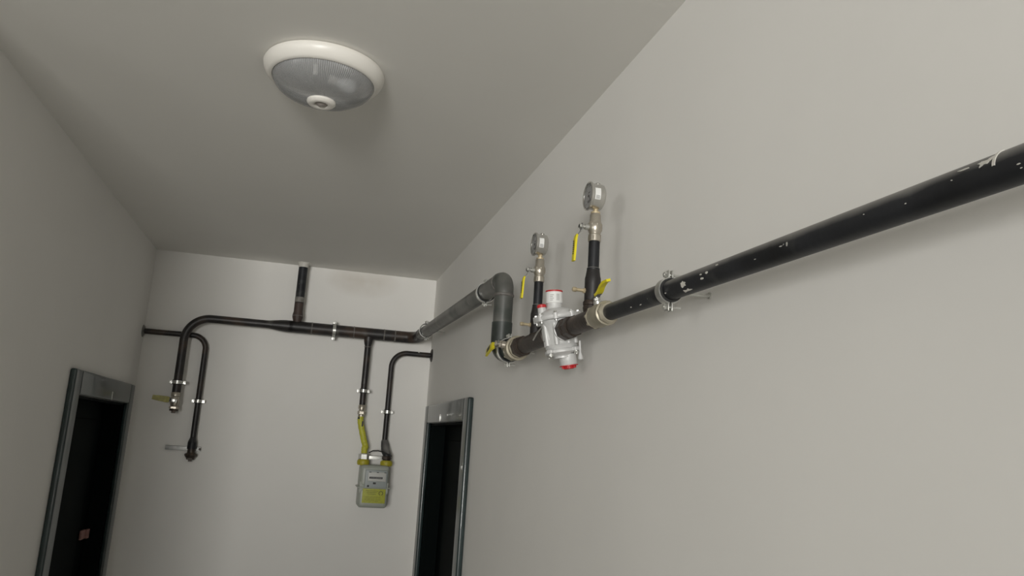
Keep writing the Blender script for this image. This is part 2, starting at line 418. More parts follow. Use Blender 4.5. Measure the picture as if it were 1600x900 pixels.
def pipe_clamp(label, c, ax, r, ear, wall, L, group='split pipe clamps', bolt_dir=None, ew=.006):
    """ring around pipe, ears along ±ear, wall rod along wall of length L"""
    t = thing('pipe_clamp', label, 'clamp', c, group)
    M = frame(c, ax, ear)
    g = G(); g.ring(M, r + .0008, r + .004, -.013, .013, 36); g.obj('rubber_lining', m_rubber, t)
    g = G()
    for k in (0, PI):
        g.ring(M, r + .004, r + .0062, -.009, .009, 20, k + .06, k + PI - .06)
    # ears: pairs of tabs
    wd = Vector(wall).normalized()
    for sg in (-1, 1):
        for q in (-1, 1):
            cc = Vector(c) + Vector(ear).normalized() * sg * (r + .011) + wd * q * .0035
            g.box(frame(cc, ear, wall), (0, 0, 0), (.0022, .018, .018), .0008)
    g.obj('clamp_band', m_zinc, t)
    for sg in (-1, 1):
        cc = Vector(c) + Vector(ear).normalized() * sg * (r + .012)
        g = G(); B = frame(cc, wall)
        g.cyl(B, .0026, -.012, .024, 12); g.hexa(B, .0058, -.0105, -.0045); g.hexa(B, .0055, .0048, .009)
        g.obj('clamp_bolt', m_zinc, t)
    if L > 0:
        g = G(); B = frame(c, wall); g.cyl(B, .004, r + .005, L, 12); g.hexa(B, .009, r + .005, r + .013)
        g.cyl(B, .0065, L - .003, L, 16); g.obj('wall_rod', m_zinc, t)
    return t

def splash(g, c, ax, r, ang, along, size_a, size_l, n=14, jag=.35):
    """thin irregular paint blot lying on a pipe surface"""
    M = frame(c, ax, (0, 0, 1))        # local x = up
    vs = [(( r + .0007) * math.cos(ang), (r + .0007) * math.sin(ang), along)]; lo = []
    for i in range(n):
        a = 2 * PI * i / n; k = 1 + random.uniform(-jag, jag)
        aa = ang + math.cos(a) * size_a / r * k; ll = along + math.sin(a) * size_l * k
        vs.append(((r + .0007) * math.cos(aa), (r + .0007) * math.sin(aa), ll))
        lo.append(((r - .001) * math.cos(aa), (r - .001) * math.sin(aa), ll))
    fs = [[0, 1 + i, 1 + (i + 1) % n] for i in range(n)]
    fs += [[1 + i, 1 + n + i, 1 + n + (i + 1) % n, 1 + (i + 1) % n] for i in range(n)]
    g.add(vs + lo, fs, True, M)

# ================================================================ ceiling lamp
LC = Vector((on_z(510, 95, ZC).x, 0, 0))
def lamp():
    c = Vector(LAMP)
    t = thing('ceiling_lamp', 'round white ceiling lamp with ribbed clear dome and centre sensor', 'lamp', c)
    M = frame(c, (0, 0, -1), (1, 0, 0))
    R = .163
    g = G()
    g.lathe(M, [(0, 0), (R - .010, 0), (R - .003, .003), (R, .009), (R - .0015, .018), (R - .007, .029), (R - .014, .037), (R - .020, .041), (R - .025, .041), (R - .028, .036), (R - .030, .020), (0, .016)], 72)
    g.obj('lamp_base', m_whitepl, t)
    g = G(); Rd = R - .0265
    prof = []
    for i in range(15):
        a = i / 14 * math.radians(74)
        prof.append((Rd * math.cos(a), .036 + .064 * math.sin(a)))
    inner = [(max(.001, r - .0025), h - .002) for r, h in prof[::-1]]
    g.lathe(M, prof + inner, 72, closed=True); g.obj('diffuser', m_diff, t)
    g = G(); h0 = .096
    g.lathe(M, [(.010, h0 - .02), (.030, h0 - .006), (.0385, h0), (.0385, h0 + .006), (.034, h0 + .011), (.024, h0 + .013), (.019, h0 + .011), (.017, h0 + .005), (.010, h0 + .004)], 40)
    s = g.obj('motion_sensor', m_whitepl, t)
    g = G(); g.lathe(M, [(.0155, h0 + .004), (.013, h0 + .010), (.007, h0 + .0135), (.0, h0 + .0145)], 28)
    g.obj('sensor_lens', mat('sensor_lens', (.30, .27, .25), .35), s)
    # bulbs and their holders seen through the dome
    for x, y, n in ((.055, -.02, 1),):
        g = G(); B = frame(c + Vector((x, y, -.046)), (n, .25, -.12))
        g.lathe(B, [(.0, .036), (.010, .034), (.019, .026), (.0225, .014), (.020, 0), (.014, -.012), (.012, -.022)], 24)
        b = g.obj('bulb', mat('bulb_white', (.88, .88, .86), .3), t)
        g = G(); g.cyl(B, .0135, -.045, -.020, 20, .002); g.obj('bulb_holder', m_whitepl, b)
    g = G(); g.box(I4, c + Vector((-.022, -.088, -.050)), (.012, .010, .030), .002); g.obj('sensor_terminal', m_whitepl, t)
LAMP = (-0.045, 2.055, ZC)
lamp()

# ================================================================ near outlet pipe along the right wall
XN = XR - .085                     # axis
ZN = EYE + .304
RN = .0185
def ay(px, py, x=None):            # where along the axis something seen there stands
    return on_x(px, py, XN if x is None else x).y
yN0 = on_x(943, 492, XN).y - .036
pend = on_x(1600, 256, XN)
TS = (ZN - pend.z) / (yN0 - pend.y)          # the long pipe falls slightly towards the viewer
def near_warp(p): return Vector((p.x, p.y, p.z + (p.y - yN0) * TS))
rt = thing('gas_pipe', 'long black steel gas pipe with white paint marks running along right wall', 'pipe', (XN, 0, ZN - RN))
g = G(); g.sweep([(XN, yN0 , ZN)] + [(XN, yN0 - .25 * i, ZN) for i in range(1, 28)] + [(XN, YB + .0, ZN)], RN, 40); g.v = [near_warp(p) for p in g.v]
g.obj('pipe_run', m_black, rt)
g = G()
def yon(px, py): return on_x(px, py, XN).y
ax = (0, -1, 0)
# local x=up, local y = ax cross up = (-1,0,0)... angle measured from up towards the room
def on_pipe(px, py):
    """angle (from up towards the room) and y of the point of the long pipe seen there"""
    y = yon(px, py)
    for _ in range(12):
        zc = ZN + (y - yN0) * TS - EYE
        d = ray(px, py); A = d.x ** 2 + d.z ** 2; B = -2 * (d.x * XN + d.z * zc); Cc = XN ** 2 + zc ** 2 - RN ** 2
        disc = max(0, B * B - 4 * A * Cc); tt = (-B - math.sqrt(disc)) / (2 * A); y = d.y * tt
    return math.atan2(XN - d.x * tt, d.z * tt - zc), y
for (px, py, sa, sl, jag) in [(1067, 444, .0055, .010, .35), (1073, 454, .0025, .014, .5), (1097, 435, .0018, .005, .2), (1104, 426, .0018, .004, .2),
                              (1095, 429, .0012, .003, .2), (1120, 414, .0012, .004, .2), (1040, 458, .0010, .003, .2), (1001, 476, .0010, .004, .2), (986, 480, .001, .003, .2),
                              (1507, 265, .0011, .0085, .3), (1536, 255, .0035, .0055, .45), (1549, 248, .0022, .0045, .5), (1487, 282, .0005, .001, .2),
                              (1415, 318, .0006, .001, .2), (1592, 256, .0006, .002, .2), (1596, 262, .0005, .001, .2), (1220, 385, .0007, .003, .3), (1180, 405, .0005, .002, .3), (1350, 335, .0004, .001, .3)]:
    ang, yy = on_pipe(px, py)
    g = G(); splash(g, (XN, 0, ZN), ax, RN, ang, -yy, sa, sl, jag=jag); g.v = [near_warp(p) for p in g.v]; g.obj('paint_splash', m_splash, rt)
g = G(); y_ = yon(1577, 262)
g.ring(frame((XN, y_, ZN), ax, (0, 0, 1)), RN - .0005, RN + .0009, -.0016, .0016, 24, .3, 1.55); g.v = [near_warp(p) for p in g.v]
g.obj('paint_ring', m_splash, rt)
yk = ay(1045, 453)
pipe_clamp('zinc clamp with rubber ring holding the long black pipe near the wall', (XN, yk, ZN + (yk - yN0) * TS), (0, 1, 0), RN, (0.0, 0, 1), (1, 0, 0), XR - XN)

# ================================================================ regulator train
XT = XN - .002
def P_(y, z=0, x=0): return Vector((XT + x, y, ZN + z))
MY = lambda y, x=0, z=0: frame((XT + x, y, ZN + z), (0, -1, 0), (0, 0, 1))    # local z towards viewer, local x up

# right valve
yv = ay(943, 492)
t = thing('ball_valve', 'large brass ball valve with yellow lever on outlet pipe right of regulator', 'valve', (XT, yv, ZN - .03))
M = MY(yv)
g = G()
g.lathe(M, [(.019, -.050), (.0235, -.049), (.0235, -.040), (.026, -.034), (.0275, -.020), (.0275, -.004), (.0245, .006), (.0235, .018), (.022, .022)], 36)
g.hexa(M, .0275, -.052, -.038, 8)
g.obj('valve_body', m_satin, t)
g = G(); g.lathe(M, [(.021, .018), (.0275, .020), (.0285, .024), (.0275, .028), (.0235, .030), (.0235, .040), (.0205, .043)], 36); g.hexa(M, .0262, .029, .041, 8)
g.obj('end_nut', m_satin, t)
g = G(); S = frame((XT, yv + .012, ZN), (-.30, 0, 1), (0, -1, 0))
g.cyl(S, .010, .022, .034, 20, .001); g.hexa(S, .0085, .034, .041); g.cyl(S, .0045, .03, .050, 14)
g.obj('valve_stem', m_zinc, t)
g = G(); g.strip(S, [(-.012, .044), (.008, .044), (.018, .046), (.026, .049)], .012, .0025); h = g.obj('lever_handle', m_zincdark, t)
g = G(); g.strip(S, [(.006, .047), (.018, .048), (.030, .052), (.046, .060), (.066, .066), (.088, .066)], [.014, .015, .015, .014, .013, .010], .006)
g.obj('lever_sleeve', m_yellow, h)

def tee(label, y, L0_, L1_, hexes, rb=.024, collar=.0175, ztop=.062):
    t = thing('pipe_tee', label, 'pipe fitting', (XT, y, ZN - rb), 'brown malleable iron tees')
    g = G(); M = MY(y)
    g.lathe(M, [(rb * .9, L0_), (rb * 1.06, L0_ + .002), (rb * 1.06, L0_ + .012), (rb * .92, L0_ + .016), (rb * .92, L1_ - .016), (rb * 1.06, L1_ - .012), (rb * 1.06, L1_ - .002), (rb * .9, L1_)], 32)
    g.obj('tee_body', m_brown, t)
    g = G(); V = frame((XT, y, ZN), (0, 0, 1))
    c = collar
    g.lathe(V, [(c * .92, 0), (c * .92, ztop - .018), (c * 1.12, ztop - .014), (c * 1.18, ztop - .006), (c * 1.12, ztop)], 28)
    g.obj('tee_branch', m_brown, t)
    for h0, h1, r in hexes: g = G(); g.hexa(M, r, h0, h1, 8, .08); g.obj('union_nut', m_brown, t)
    return t

def riser(y, z0, hs, lab, glab, vlab, R=.0135, Rb=.019, grp=True):
    """hs: heights above axis: [base, shoulder, narrow top, valve top, gauge centre]"""
    b, sh0, sh1, nt, vt, gz = hs
    t = thing('riser_pipe', lab, 'pipe', (XT, y, ZN + b), 'short black gauge risers')
    V = frame((XT, y, ZN), (0, 0, 1), (-1, 0, 0))
    g = G()
    g.lathe(V, [(Rb * .85, b), (Rb * 1.10, b + .001), (Rb * 1.14, b + .007), (Rb * .98, b + .012)], 28)
    g.obj('screwed_collar', m_brown, t)
    g = G()
    g.lathe(V, [(Rb * .98, b + .011), (Rb, sh0 - .02), (Rb * 1.01, sh0 - .006), (Rb * .93, sh0), (R * 1.15, sh1 - .003), (R * 1.12, sh1)], 32)
    g.obj('reducer', m_backpipe, t)
    g = G(); g.lathe(V, [(R * 1.08, sh1 - .004), (R * 1.14, sh1 - .002), (R * 1.14, sh1 + .002), (R, sh1 + .004), (R, nt + .0005)], 32)
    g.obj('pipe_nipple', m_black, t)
    # test point towards the room
    zt = b + (sh0 - b) * .48
    g = G(); B = frame((XT - Rb * .9, y, ZN + zt), (-1, 0, .03))
    g.cyl(B, .0042, 0, .026, 16, .0005); g.lathe(B, [(.0042, .022), (.0058, .024), (.0058, .031), (.004, .033)], 16); g.hexa(B, .0065, .001, .006)
    g.obj('test_point', m_brass, t)
    # valve
    t = thing('gauge_valve', vlab, 'valve', (XT, y, ZN + nt), 'small nickel ball valves under the gauges')
    h = vt - nt
    g = G()
    g.lathe(V, [(.0125, nt), (.0155, nt + .001), (.0155, nt + .24 * h), (.0135, nt + .27 * h), (.0150, nt + .34 * h), (.0178, nt + .42 * h), (.0178, nt + .60 * h), (.0165, nt + .64 * h), (.0150, nt + .68 * h), (.0135, nt + .72 * h), (.0133, nt + .95 * h), (.0115, vt)], 30)
    g.hexa(V, .0162, nt + .002, nt + .2 * h, 6); g.hexa(V, .0182, nt + .52 * h, nt + .64 * h, 8)
    g.obj('valve_body', m_nickel, t)
    zs = nt + .5 * h
    g = G(); B = frame((XT, y, ZN + zs), (-1, 0, .0), (0, 0, -1))
    g.cyl(B, .0075, .014, .026, 18, .001); g.cyl(B, .0042, .02, .040, 14); g.hexa(B, .0068, .033, .040)
    g.obj('valve_stem', m_zinc, t)
    g = G(); g.strip(B, [(-.007, .034), (.008, .034), (.014, .037), (.022, .044)], [.013, .013, .011, .011], .002); hd = g.obj('lever_handle', m_zincdark, t)
    g = G(); g.strip(B, [(.022, .0445), (.026, .0465), (.034, .048), (.088, .0505)], [.009, .014, .0150, .0150], .005)
    sl = g.obj('lever_sleeve', m_yellow, hd)
    g = G()
    for i in range(9): g.box(B, (.038 + i * .0042, -.0082, .0485), (.0028, .0012, .0022 if i % 2 else .0030))
    for i in range(7): g.box(B, (.040 + i * .005, 0, .0525), (.003, .0055, .0010))
    g.obj('lever_print', m_ink, hd)
    # gauge
    t = thing('pressure_gauge', glab, 'gauge', (XT, y, ZN + vt), 'round steel pressure gauges')
    g = G(); g.lathe(V, [(.0115, vt - .003), (.0115, vt + .004), (.0062, vt + .006), (.0062, gz - .030)], 20); g.hexa(V, .0075, vt + .010, vt + .017); g.obj('gauge_stem', m_brass, t)
    Gx = frame((XT - .004, y, ZN + gz), (-1, 0, 0), (0, 0, 1))
    g = G(); rg = .0330
    g.lathe(Gx, [(rg * .80, -.020), (rg * .93, -.017), (rg * .97, -.010), (rg * .97, .011), (rg * 1.0, .0125), (rg * 1.07, .0135), (rg * 1.07, .0175), (rg * .99, .019), (rg * .94, .0175), (rg * .93, .013), (0, .013)], 48)
    case = g.obj('gauge_case', m_steel, t)
    g = G(); g.lathe(Gx, [(rg * .92, .0132), (rg * .92, .0142)], 40); g.obj('dial', m_dial, t)
    g = G()
    for i in range(25):
        a = math.radians(-135 + i * 270 / 24); r0 = rg * (.68 if i % 4 == 0 else .76)
        g.box(Gx @ Matrix.Rotation(a, 4, 'Z'), (( r0 + rg * .85) / 2, 0, .0144), (rg * .85 - r0, .0009 if i % 4 else .0014, .0004))
    for i, (dx, dy, l) in enumerate([(-.35, 0, .3), (-.46, 0, .22), (.28, 0, .18)]): g.box(Gx, (dx * rg, dy, .0144), (.0022, l * rg * 2, .0004))
    g.obj('dial_marks', m_ink, t)
    g = G(); g.box(Gx @ Matrix.Rotation(math.radians(225), 4, 'Z'), (.008, 0, .0152), (.028, .0014, .0006)); g.cyl(Gx, .003, .0144, .0162, 16); g.obj('needle', m_ink, t)
    g = G(); g.lathe(Gx, [(0, .0168), (rg * .94, .0168)], 36); g.obj('gauge_glass', m_glass, t)
    # filler plug on top and curved white sticker on the side facing the corridor
    g = G(); g.cyl(frame((XT + .003, y, ZN + gz + rg * .93), (0, -.35, 1)), .0062, -.002, .006, 16, .002); g.obj('filler_plug', m_steel, t)
    g = G()
    # label: arc on case around gauge axis; local angle measured from up (x) towards local y
    ysgn = (Gx.to_3x3() @ Vector((0, 1, 0))).y
    a_c = -PI / 2 if ysgn > 0 else PI / 2
    g.ring(Gx, rg * .96, rg * .985, -.0045, .0095, 14, a_c - .48, a_c + .42)
    st = g.obj('sticker', m_label, t)
    g = G()
    for i in range(4): g.ring(Gx, rg * .98, rg * .992, -.002 if i % 2 else -.003, .0075, 3, a_c - .42 + i * .07, a_c - .38 + i * .07)
    g.obj('sticker_print', mat('grey_print', (.3, .3, .3), .6), st)

yG = ay(875, 518)     # regulator
yR = ay(925, 500)     # right tee
yVL = ay(806, 556)     # left valve
yL = ay(838, 533)     # left tee
def zpx(px, py, y):    # height above axis of what is seen at px,py on the vertical line at depth y
    return on_y(px, py, y).z - ZN
tee('rusty brown tee between regulator and brass valve, under the higher gauge', yR, -(yG - .047 - yR) + .030, .032,
    [(-(yG - .047 - yR), -(yG - .047 - yR) + .034, .0295), (-(yG - .047 - yR) + .040, -(yG - .047 - yR) + .072, .0275)], rb=.0250, collar=.018, ztop=zpx(926, 478, yR))
tee('rusty brown tee between regulator and bottom of grey drop pipe, under lower gauge', yL, -(yVL - .050 - yL) + .040, (yL - yG - .046) - .026,
    [(-(yVL - .050 - yL), -(yVL - .050 - yL) + .036, .0325), ((yL - yG - .046) - .024, yL - yG - .046, .0285)], rb=.027, collar=.0175, ztop=zpx(838, 528, yL))
g = [zpx(926, 478, yR), zpx(927, 432, yR), zpx(927, 421, yR), zpx(927, 378, yR), zpx(928, 334, yR), zpx(924, 307, yR)]
print('riser R', yR, g)
riser(yR, 0, g, 'black riser pipe on the right tee, carrying the higher gauge', 'round steel pressure gauge, the higher and larger-looking of two',
      'nickel ball valve with hanging yellow lever below the higher gauge')
g = [zpx(838, 528, yL), zpx(839, 488, yL), zpx(839, 478, yL), zpx(839, 441, yL), zpx(840, 405, yL), zpx(838, 382, yL)]
print('riser L', yL, g)
riser(yL, 0, g, 'black riser pipe on the left tee, carrying the lower gauge', 'round steel pressure gauge, the lower and smaller-looking of two',
      'nickel ball valve with hanging yellow lever below the lower gauge')

# regulator
t = thing('gas_regulator', 'grey cast aluminium gas pressure regulator with white cap and red plug', 'regulator', (XT, yG, ZN - .13))
tilt = Vector((-.20, 0, 1)).normalized()
V = frame((XT, yG, ZN), tilt, (-1, 0, 0))
def low(g):
    Vi = V.inverted(); out = []
    for p in g.v:
        q = Vi @ p
        if q.z < 0: q.z *= .78
        out.append(V @ q)
    g.v = out; return g
g = G()
g.lathe(V, [(.028, -.062), (.040, -.060), (.043, -.052), (.040, -.044), (.036, -.036), (.038, -.01), (.0415, .012), (.046, .022), (.050, .030), (.050, .040)], 44)
# vertical ribs / bosses around the body
for k in range(8):
    a = k * PI / 4 + .2
    B = V @ Matrix.Rotation(a, 4, 'Z')
    g.cyl(B @ Matrix.Translation((.040, 0, 0)), .0062, -.046, .036, 14, .001)
g.box(V, (.034, .0, -.008), (.022, .028, .040), .005)
g.box(V, (.0, .036, -.004), (.030, .016, .034), .004)
low(g).obj('regulator_body', m_alu, t)
# in/out ports along the pipe axis
g = G(); M = MY(yG)
g.lathe(M, [(.026, -.062), (.029, -.060), (.029, -.050), (.026, -.044), (.029, 0), (.026, .034), (.029, .040), (.029, .046), (.026, .047)], 36)
g.obj('flow_port', m_alu, t)
g = G()
g.lathe(V, [(.050, .030), (.060, .031), (.0625, .034), (.0625, .041), (.060, .044), (.050, .045), (.046, .052), (.034, .058), (.024, .062)], 48)
for k in range(8):
    B = V @ Matrix.Rotation(k * PI / 4 + .39, 4, 'Z') @ Matrix.Translation((.056, 0, 0))
    g.cyl(B, .0085, .029, .046, 18, .001)
fl = g.obj('upper_flange', m_alu, t)
for k in range(8):
    B = V @ Matrix.Rotation(k * PI / 4 + .39, 4, 'Z') @ Matrix.Translation((.056, 0, 0))
    g = G(); g.hexa(B, .0050, .046, .0505); g.cyl(B, .003, .024, .03, 10); g.obj('flange_bolt', m_zinc, fl)
# tower and cap
cx = frame(V @ Vector((.006, -.004, .045)), (-.06, 0, 1), (-1, 0, 0)) @ Matrix.Translation((0, 0, -.047))
g = G(); g.lathe(cx, [(.026, .055), (.0225, .060), (.0205, .066), (.0205, .080)], 32); g.obj('spring_tower', m_alu, t)
g = G(); g.lathe(cx, [(.0212, .078), (.0225, .079), (.0225, .108), (.0205, .110)], 36); cap = g.obj('adjuster_cap', m_label, t)
g = G(); g.ring(cx, .0195, .0228, .1085, .1125, 32); g.lathe(cx, [(0, .110), (.0195, .110)], 24); g.obj('cap_ring', m_red, cap)
g = G()
bb = cx.to_3x3(); a_c = math.atan2((bb.inverted() @ Vector((0, -1, 0))).y, (bb.inverted() @ Vector((0, -1, 0))).x)
for i in range(5): g.ring(cx, .0222, .0228, .085 + i * .0036, .0866 + i * .0036, 4, a_c - .05, a_c + .35)
for i in range(4): g.ring(cx, .0222, .0228, .084 + i * .0046, .0855 + i * .0046, 4, a_c - .80, a_c - .45 + (i % 2) * .1)
g.obj('cap_print', mat('grey_print2', (.33, .33, .32), .6), cap)
# side vent with red ring
vx = V @ Matrix.Translation((.035, -.012, 0))
g = G(); g.lathe(vx, [(.013, .045), (.012, .062), (.011, .070)], 22); g.obj('relief_vent', m_alu, t)
g = G(); g.lathe(vx, [(.0125, .069), (.0125, .076), (.009, .0785), (0, .0785)], 22); g.obj('vent_plug', m_red, t)
# left ear lug
g = G(); B = frame((XT, yG, ZN), tilt, (-.35, 1, 0))
g.box(B, (.062, 0, .038), (.030, .026, .016), .005); g.cyl(B @ Matrix.Translation((.074, 0, 0)), .014, .026, .048, 24, .002)
g.obj('side_lug', m_alu, t)
# lower cover
g = G()
g.lathe(V, [(.040, -.060), (.044, -.062), (.045, -.066), (.045, -.071), (.042, -.074), (.030, -.076), (.0235, -.084), (.0235, -.090)], 44)
for k in range(4):
    B = V @ Matrix.Rotation(k * PI / 2 + .55, 4, 'Z')
    g.box(B, (.044, 0, -.066), (.020, .018, .014), .004)
lc = low(g).obj('lower_cover', m_alu, t)
for k in range(4):
    B = V @ Matrix.Rotation(k * PI / 2 + .55, 4, 'Z') @ Matrix.Translation((.047, 0, 0))
    g = G(); g.cyl(B, .0032, -.084, -.07, 12); g.hexa(B, .0062, -.082, -.074); low(g).obj('cover_bolt', m_zinc, lc)
V0_ = V; V = V @ Matrix.Translation((-.013, 0, 0))
g = G(); g.lathe(V, [(.0235, -.080), (.0232, -.114), (.0215, -.117)], 32); low(g).obj('lower_neck', m_alu, t)
g = G(); g.ring(V, .018, .0245, -.119, -.1165, 32); g.lathe(V, [(0, -.118), (.014, -.118), (.0145, -.127), (.012, -.129), (0, -.129)], 24)
for k in range(6): g.box(V @ Matrix.Rotation(k * PI / 3, 4, 'Z'), (.0165, 0, -.1225), (.006, .004, .008), .001)
low(g).obj('red_plug', m_red, t)
V = V0_
# impulse tube on the wall side and a thin diagonal one on the left
g = G(); p = P_(yG - .045, -.055, .045)
g.lathe(frame(p, (.1, 0, -1)), [(.003, -.03), (.003, 0), (.0065, .012), (.007, .018), (.004, .02)], 14)
g.obj('vent_nozzle', m_alu, t)
g = G(); g.sweep([P_(yG + .05, .02, -.03), P_(yG + .085, .005, -.035), P_(yG + .12, -.012, -.036)], .0022, 10); g.obj('impulse_tube', m_zinc, t)

# left valve
yV = ay(806, 556)
t = thing('ball_valve', 'large brass ball valve with yellow lever at bottom of grey drop pipe', 'valve', (XT, yV, ZN - .04))
M = MY(yV)
g = G(); g.lathe(M, [(.028, -.050), (.033, -.048), (.033, -.034), (.0355, -.028), (.037, -.010), (.037, .002), (.034, .012), (.032, .018)], 36); g.hexa(M, .0355, -.052, -.036, 8)
g.obj('valve_body', m_satin, t)
g = G(); g.lathe(M, [(.030, .016), (.0385, .018), (.0395, .023), (.0385, .028), (.033, .031), (.0325, .044), (.029, .047)], 36); g.obj('end_nut', m_satin, t)
g = G(); S = frame((XT, yV + .006, ZN + .006), (-1, .1, .12), (0, 1, -.15))
g.cyl(S, .0125, .030, .046, 20, .001); g.hexa(S, .0115, .046, .055); g.cyl(S, .006, .05, .064, 14); g.hexa(S, .009, .060, .067)
g.obj('valve_stem', m_nickel, t)
g = G(); g.strip(S, [(-.012, .058), (.010, .058), (.022, .062), (.034, .068)], .018, .003); h = g.obj('lever_handle', m_zincdark, t)
g = G(); g.strip(S, [(.022, .063), (.034, .0685), (.060, .071), (.125, .073)], [.018, .024, .025, .024], .007); g.obj('lever_sleeve', m_yellow, h)
g = G()
for i in range(6): g.box(S, (.052 + i * .009, 0, .0765), (.005, .011, .0012))
g.obj('lever_print', m_ink, h)

# ================================================================ back header, oblique run, elbow and drop: one welded pipe
RH = .034; RV = .031; RS = .0225
YH = D - .095
XO = XR - .105
ZH0 = EYE + .640
pH = [on_y(440, 510, YH), on_y(500, 516, YH), on_y(645, 525, YH)]
zh = sum(p.z for p in pH) / 3
elb_top = on_x(789, 437, XO)
elb_bot = on_x(792, 553, XO)
yE = (elb_top.y)
zr = (elb_top.z + zh) / 2
print('header z', [p.z for p in pH], 'run', elb_top, elb_bot, on_x(668, 508, XO), on_x(765, 443, XO))
rt = thing('gas_pipe', 'thick dark gas header pipe welded across back wall and along right wall', 'pipe', (0, YH, zh - RH))
xa = pH[0].x
# header: straight, then bend towards the viewer
cornr = Vector((XO, YH, zh))
y_bend = YH
hx0 = on_y(452, 512, YH).x
path = bend_path([(hx0, YH, zh), (XO, YH, zh), (XO, YH - .20, zh)], [.075], 14)
g = G(); g.sweep(path, RH, 36); g.obj('header_run', m_backpipe, rt)
yE2 = yE
path = bend_path([(XO, YH - .19, zh), (XO, yE2, elb_top.z), (XO, yE2 , ZN + .1)], [.045], 14)
g = G(); g.sweep(path, [RV + .001] * (len(path)), 36); g.obj('grey_run', m_greypipe, rt)
# drop with lower elbow towards the viewer
g = G(); g.sweep([(XO, yE2, elb_top.z - .09), (XO, yE2, ZN + .085)], RV - .0012 + .0015, 36); g.obj('drop_pipe', m_greypipe, rt)
xb = (XO + XT) / 2
path = bend_path([(XO, yE2, ZN + .10), (XO, yE2, ZN - .0), (XT, yV + .045, ZN)], [.040], 14)
g = G(); g.sweep(path, RV + .0035, 36); g.obj('lower_elbow', mat('dark_green_grey_paint', (.035, .042, .038), .4, var=.4, scale=12), rt)
# weld seams and pale bands
def seam(px, py, kind='x'):
    g = G()
    if kind == 'x':
        p = on_y(px, py, YH); g.lathe(frame((p.x, YH, zh), (1, 0, 0)), [(RH - .001, -.005), (RH + .0016, -.002), (RH + .0016, .002), (RH - .001, .005)], 36)
    return g
for px, py in ((487, 515), (553, 519), (600, 523), (617, 524)):
    seam(px, py).obj('weld_seam', m_seam, rt)
for z_ in (elb_top.z - .055, ZN + .092):
    g = G(); g.lathe(frame((XO, yE2, z_), (0, 0, 1)), [(RV, -.006), (RV + .0032, -.003), (RV + .0032, .003), (RV, .006)], 36); g.obj('weld_seam', m_seam, rt)
for z_, h_ in ((elb_top.z - .078, .014), (ZN + .118, .012)):
    g = G(); g.lathe(frame((XO, yE2, z_), (0, 0, 1)), [(RV + .0004, -h_), (RV + .0009, -h_ + .001), (RV + .0009, h_ - .001), (RV + .0004, h_)], 36); g.obj('primer_band', m_primer, rt)
ye_ = on_x(770, 438, XO).y
g = G(); g.lathe(frame((XO, yE2 + .06, elb_top.z + (zh - elb_top.z) * .03), (0, 1, 0)), [(RV, -.004), (RV + .0028, -.002), (RV + .0028, .002), (RV, .004)], 36); g.obj('weld_seam', m_seam, rt)
# riser to the ceiling
pr = on_y(465, 508, YH); rx = on_y(468, 470, YH).x
g = G(); V = frame((rx, YH, 0), (0, 0, 1))
RR = .026
g.lathe(V, [(RR, zh + .14), (RR, ZC + .01)], 30)
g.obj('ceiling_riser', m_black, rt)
g = G(); g.lathe(V, [(RR + .0006, zh + .145), (RR + .0008, zh + .175)], 30); g.obj('primer_band', m_primer, rt)
g = G(); g.lathe(V, [(RR * .66, zh + .012), (RR * .95, zh + .040), (RR * 1.15, zh + .056), (RR * 1.15, zh + .070), (RR * 1.0, zh + .09), (RR * 1.0, zh + .147)], 30); g.obj('conical_reducer', mat('rusty_riser_paint', (.045, .03, .025), .55, var=.5, scale=20), rt)
g = G(); g.lathe(V, [(RR * 1.15, zh + .062), (RR * 1.2, zh + .0645), (RR * 1.15, zh + .067)], 30); g.obj('weld_seam', m_seam, rt)
g = G(); g.lathe(V, [(RR + .001, ZC - .030), (RR + .002, ZC - .026), (RR + .003, ZC - .012), (RR + .009, ZC - .001)], 24); g.obj('ceiling_collar', m_splash, rt)
# reducer to the thinner left part, bend and drop
xd = on_y(283, 560, YH).x
x1 = on_y(418, 508, YH).x
g = G(); g.lathe(frame((0, YH, zh), (1, 0, 0)), [(RS, x1 - .01), (RS * 1.04, x1 + .01), (RH * .93, x1 + .07), (RH, x1 + .10), (RH, hx0 + .02)], 36); g.obj('conical_reducer', m_backpipe, rt)
zd = on_y(272, 614, YH).z
path = bend_path([(x1, YH, zh), (xd, YH, zh), (xd, YH, zd)], [.13], 16)
g = G(); g.sweep(path, RS, 30); g.obj('left_drop', m_backpipe, rt)
# tee branch down to the meter
xm = on_y(573, 560, YH).x; zm = on_y(570, 634, YH).z
g = G(); g.lathe(frame((xm, YH, 0), (0, 0, -1)), [(RH * .8, -zh), (.027, -zh + RH), (.024, -zh + RH + .022), (.0185, -zh + RH + .04), (.0175, -zm)], 30); g.obj('meter_drop', m_backpipe, rt)
g = G(); g.lathe(frame((xm, YH, zh - RH - .045), (0, 0, -1)), [(.0175, -.003), (.0205, -.001), (.0205, .002), (.0175, .004)], 24); g.obj('weld_seam', m_seam, rt)
print('xd', xd, 'xm', xm, zd, zm, 'rx', rx)

